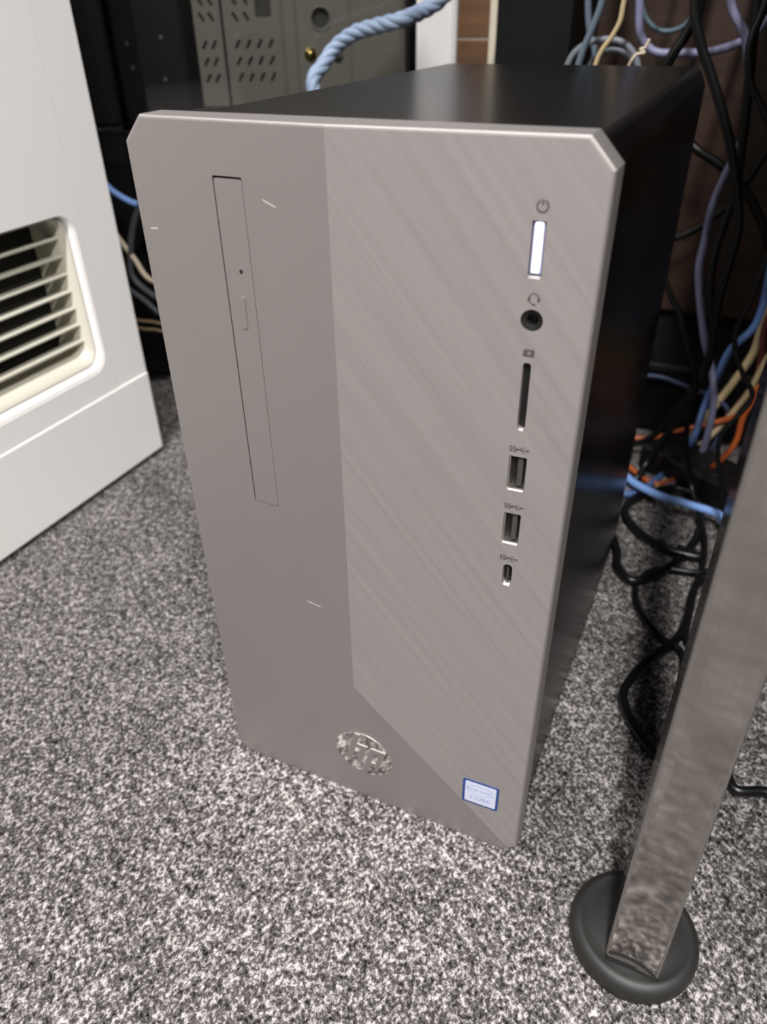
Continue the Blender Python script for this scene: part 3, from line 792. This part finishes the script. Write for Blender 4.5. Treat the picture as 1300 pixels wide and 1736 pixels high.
    'left_beige': (0.0026, [(-0.400,0.350,0.250), (-0.365,0.365,0.181), (-0.359,0.365,0.173), (-0.346,0.365,0.157), (-0.331,0.365,0.138), (-0.220,0.380,0.120), (-0.120,0.370,0.010)]),
    'left_black': (0.0029, [(-0.270,0.360,0.270), (-0.327,0.365,0.209), (-0.340,0.365,0.189), (-0.349,0.365,0.165), (-0.353,0.365,0.138), (-0.300,0.365,0.100), (-0.290,0.365,0.006)]),
    'left_grey': (0.0027, [(-0.400,0.350,0.170), (-0.364,0.365,0.126), (-0.357,0.365,0.122), (-0.342,0.365,0.114), (-0.324,0.365,0.102), (-0.200,0.400,0.040), (-0.120,0.380,0.008)]),
    'left_tan_a': (0.0014, [(-0.400,0.350,0.110), (-0.365,0.365,0.092), (-0.353,0.365,0.092), (-0.326,0.365,0.092), (-0.200,0.400,0.030), (-0.140,0.390,0.006)]),
    'left_tan_b': (0.0014, [(-0.400,0.350,0.100), (-0.365,0.365,0.084), (-0.353,0.365,0.083), (-0.328,0.365,0.084), (-0.200,0.390,0.030), (-0.140,0.370,0.006)]),
    'left_dark_bar': (0.0026, [(-0.400,0.350,0.300), (-0.360,0.365,0.273), (-0.344,0.365,0.272), (-0.328,0.365,0.272), (-0.250,0.370,0.270), (-0.200,0.380,0.100)]),
    'sleeve': (0.0060, [(-0.080,0.360,0.012), (-0.085,0.390,0.080), (-0.100,0.400,0.220), (-0.148,0.400,0.313), (-0.144,0.410,0.324), (-0.136,0.420,0.337), (-0.118,0.420,0.347), (-0.097,0.420,0.352), (-0.076,0.420,0.356), (-0.067,0.440,0.361), (-0.056,0.450,0.368), (-0.045,0.460,0.382), (-0.020,0.500,0.455), (-0.010,0.550,0.452), (0.010,0.570,0.452)]),
}
cm = {
 'lav': mat('lavender_sheath', (122, 122, 150), 0.45), 'grey': mat('grey_sheath', (112, 116, 124), 0.5), 'bluegrey': mat('blue_grey_sheath', (92, 104, 116), 0.5),
 'beige': mat('beige_sheath', (186, 166, 128), 0.5), 'teal': mat('teal_sheath', (70, 88, 96), 0.5), 'black': mat('black_sheath', (13, 13, 13), 0.34),
 'blue': mat('blue_sheath', (86, 114, 164), 0.45), 'sky': mat('sky_blue_sheath', (138, 176, 240), 0.4), 'orange': mat('orange_sheath', (186, 92, 44), 0.4),
 'maroon': mat('maroon_sheath', (92, 40, 34), 0.5), 'dimblue': mat('dark_blue_sheath', (46, 54, 82), 0.5), 'tan': mat('tan_sheath', (150, 126, 98), 0.5), 'pale': mat('pale_beige_sheath', (206, 190, 166), 0.5), 'darkgrey': mat('dark_grey_sheath', (78, 80, 84), 0.5)}
INFO = {
 'lav_loop': ('data_cable', 'lav', 'lavender cable sagging in a loop across the brown panel top'),
 'lav_long': ('data_cable', 'lav', 'long lavender cable hanging in curves down to the carpet'),
 'coil_a': ('data_cable', 'grey', 'outer grey cable arching up behind the tower top'),
 'coil_b': ('data_cable', 'grey', 'inner smaller grey cable arch behind the tower top'),
 'grey_strand_a': ('data_cable', 'bluegrey', 'blue grey cable slanting down left beside the black box'),
 'grey_strand_b': ('data_cable', 'bluegrey', 'blue grey cable crossing behind the slanting one near black box'),
 'beige_top': ('data_cable', 'beige', 'beige cable hanging down behind the rear edge of tower top'),
 'beige_tie': ('cable_tie', 'pale', 'thin twisted beige tie end above the tower rear edge'),
 'teal_arc': ('data_cable', 'teal', 'dim teal cable arc high on the brown panel'),
 'black_top': ('power_cable', 'black', 'thick black cord slanting down behind the tower top right corner'),
 'black_long': ('power_cable', 'black', 'long black cord hanging the full height in front of the brown panel'),
 'black_right': ('power_cable', 'black', 'black cord bending at the upper right picture edge'),
 'black_stub_a': ('power_cable', 'black', 'short black cord sloping down right across the middle brown panel'),
 'black_stub_b': ('power_cable', 'black', 'black cord rising to the right across the brown panel'),
 'black_inner': ('power_cable', 'black', 'black cord hanging close beside the long lavender cable'),
 'black_thin_mid': ('power_cable', 'black', 'thin black cord snaking down over the blue cable to the leg'),
 'black_thin_right': ('power_cable', 'black', 'thin black cord bowing left just beside the upper metal leg'),
 'blue_flat': ('network_cable', 'blue', 'blue cable running diagonally down left behind the black cords'),
 'blue_bright': ('network_cable', 'sky', 'bright sky blue cable lying across the tangle near the carpet'),
 'orange_a': ('network_cable', 'orange', 'orange cable stretched level across the tangle'),
 'orange_b': ('network_cable', 'orange', 'orange cable curving down left beside the metal leg'),
 'beige_low': ('data_cable', 'beige', 'beige cable slanting low through the tangle under the orange one'),
 'blue_faint': ('network_cable', 'dimblue', 'dark blue cable in the dark at the foot of the panel'),
 'black_floor_thick': ('power_cable', 'black', 'thick black cord looped on the carpet below the sky blue cable'),
 'black_strap': ('power_cable', 'black', 'black cord loop nearest the tower side on the carpet'),
 'black_floor_thin': ('power_cable', 'black', 'thinner black cord curving on the carpet below the loop'),
 'black_floor_loop': ('power_cable', 'black', 'black cord bulging out left of the metal leg on carpet'),
 'black_floor_right': ('power_cable', 'black', 'black cord on the carpet right of the metal leg'),
 'maroon': ('power_cable', 'maroon', 'maroon cord at the right edge behind the metal leg'),
 'beige_right': ('data_cable', 'beige', 'beige cable at the right edge behind the metal leg'),
 'left_blue': ('network_cable', 'sky', 'pale blue cable crossing the gap between white unit and tower'),
 'left_beige': ('data_cable', 'pale', 'pale beige cable slanting through the gap beside the white unit'),
 'left_black': ('power_cable', 'darkgrey', 'dark grey cord curving in the gap left of the tower'),
 'left_grey': ('data_cable', 'darkgrey', 'dark grey cable slanting low in the gap beside the white unit'),
 'left_tan_a': ('thin_wire', 'tan', 'upper of two thin tan wires low in the left gap'),
 'left_tan_b': ('thin_wire', 'tan', 'lower of two thin tan wires low in the left gap'),
 'left_dark_bar': ('power_cable', 'black', 'black cord level across the top of the left gap'),
}
for key, (nm, mk, lab) in INFO.items():
    r, pts = CABLES[key]
    o = tube(nm, pts, r, cm[mk])
    tag(o, lab, 'tie' if nm == 'cable_tie' else ('wire' if nm == 'thin_wire' else 'cable'))

# the sleeved bundle: pale blue strands twisted round each other
r, pts = CABLES['sleeve']
path = catmull(pts, 14)
fr = frames(path)
sleeve = empty('twisted_cable', path[0])
tag(sleeve, 'thick pale blue twisted cable arching in front of the glass case', 'cable')
slm = mat('pale_blue_sleeve', (130, 145, 168), 0.6, mottle=0.12, scale=300)
acc = 0.0; ph = []
for i, p in enumerate(path):
    if i: acc += (p - path[i - 1]).length
    ph.append(acc)
for kx in range(4):
    sp = []
    for p, (t, u, v), s_ in zip(path, fr, ph):
        a = 2 * math.pi * (s_ / 0.040 + kx / 4.0)
        sp.append(p - path[0] + u * (r * 0.44 * math.cos(a)) + v * (r * 0.44 * math.sin(a)))
    bm = bmesh.new(); bm_tube(bm, sp, r * 0.58, 10)
    from_bm('strand', bm, slm, sleeve, True)
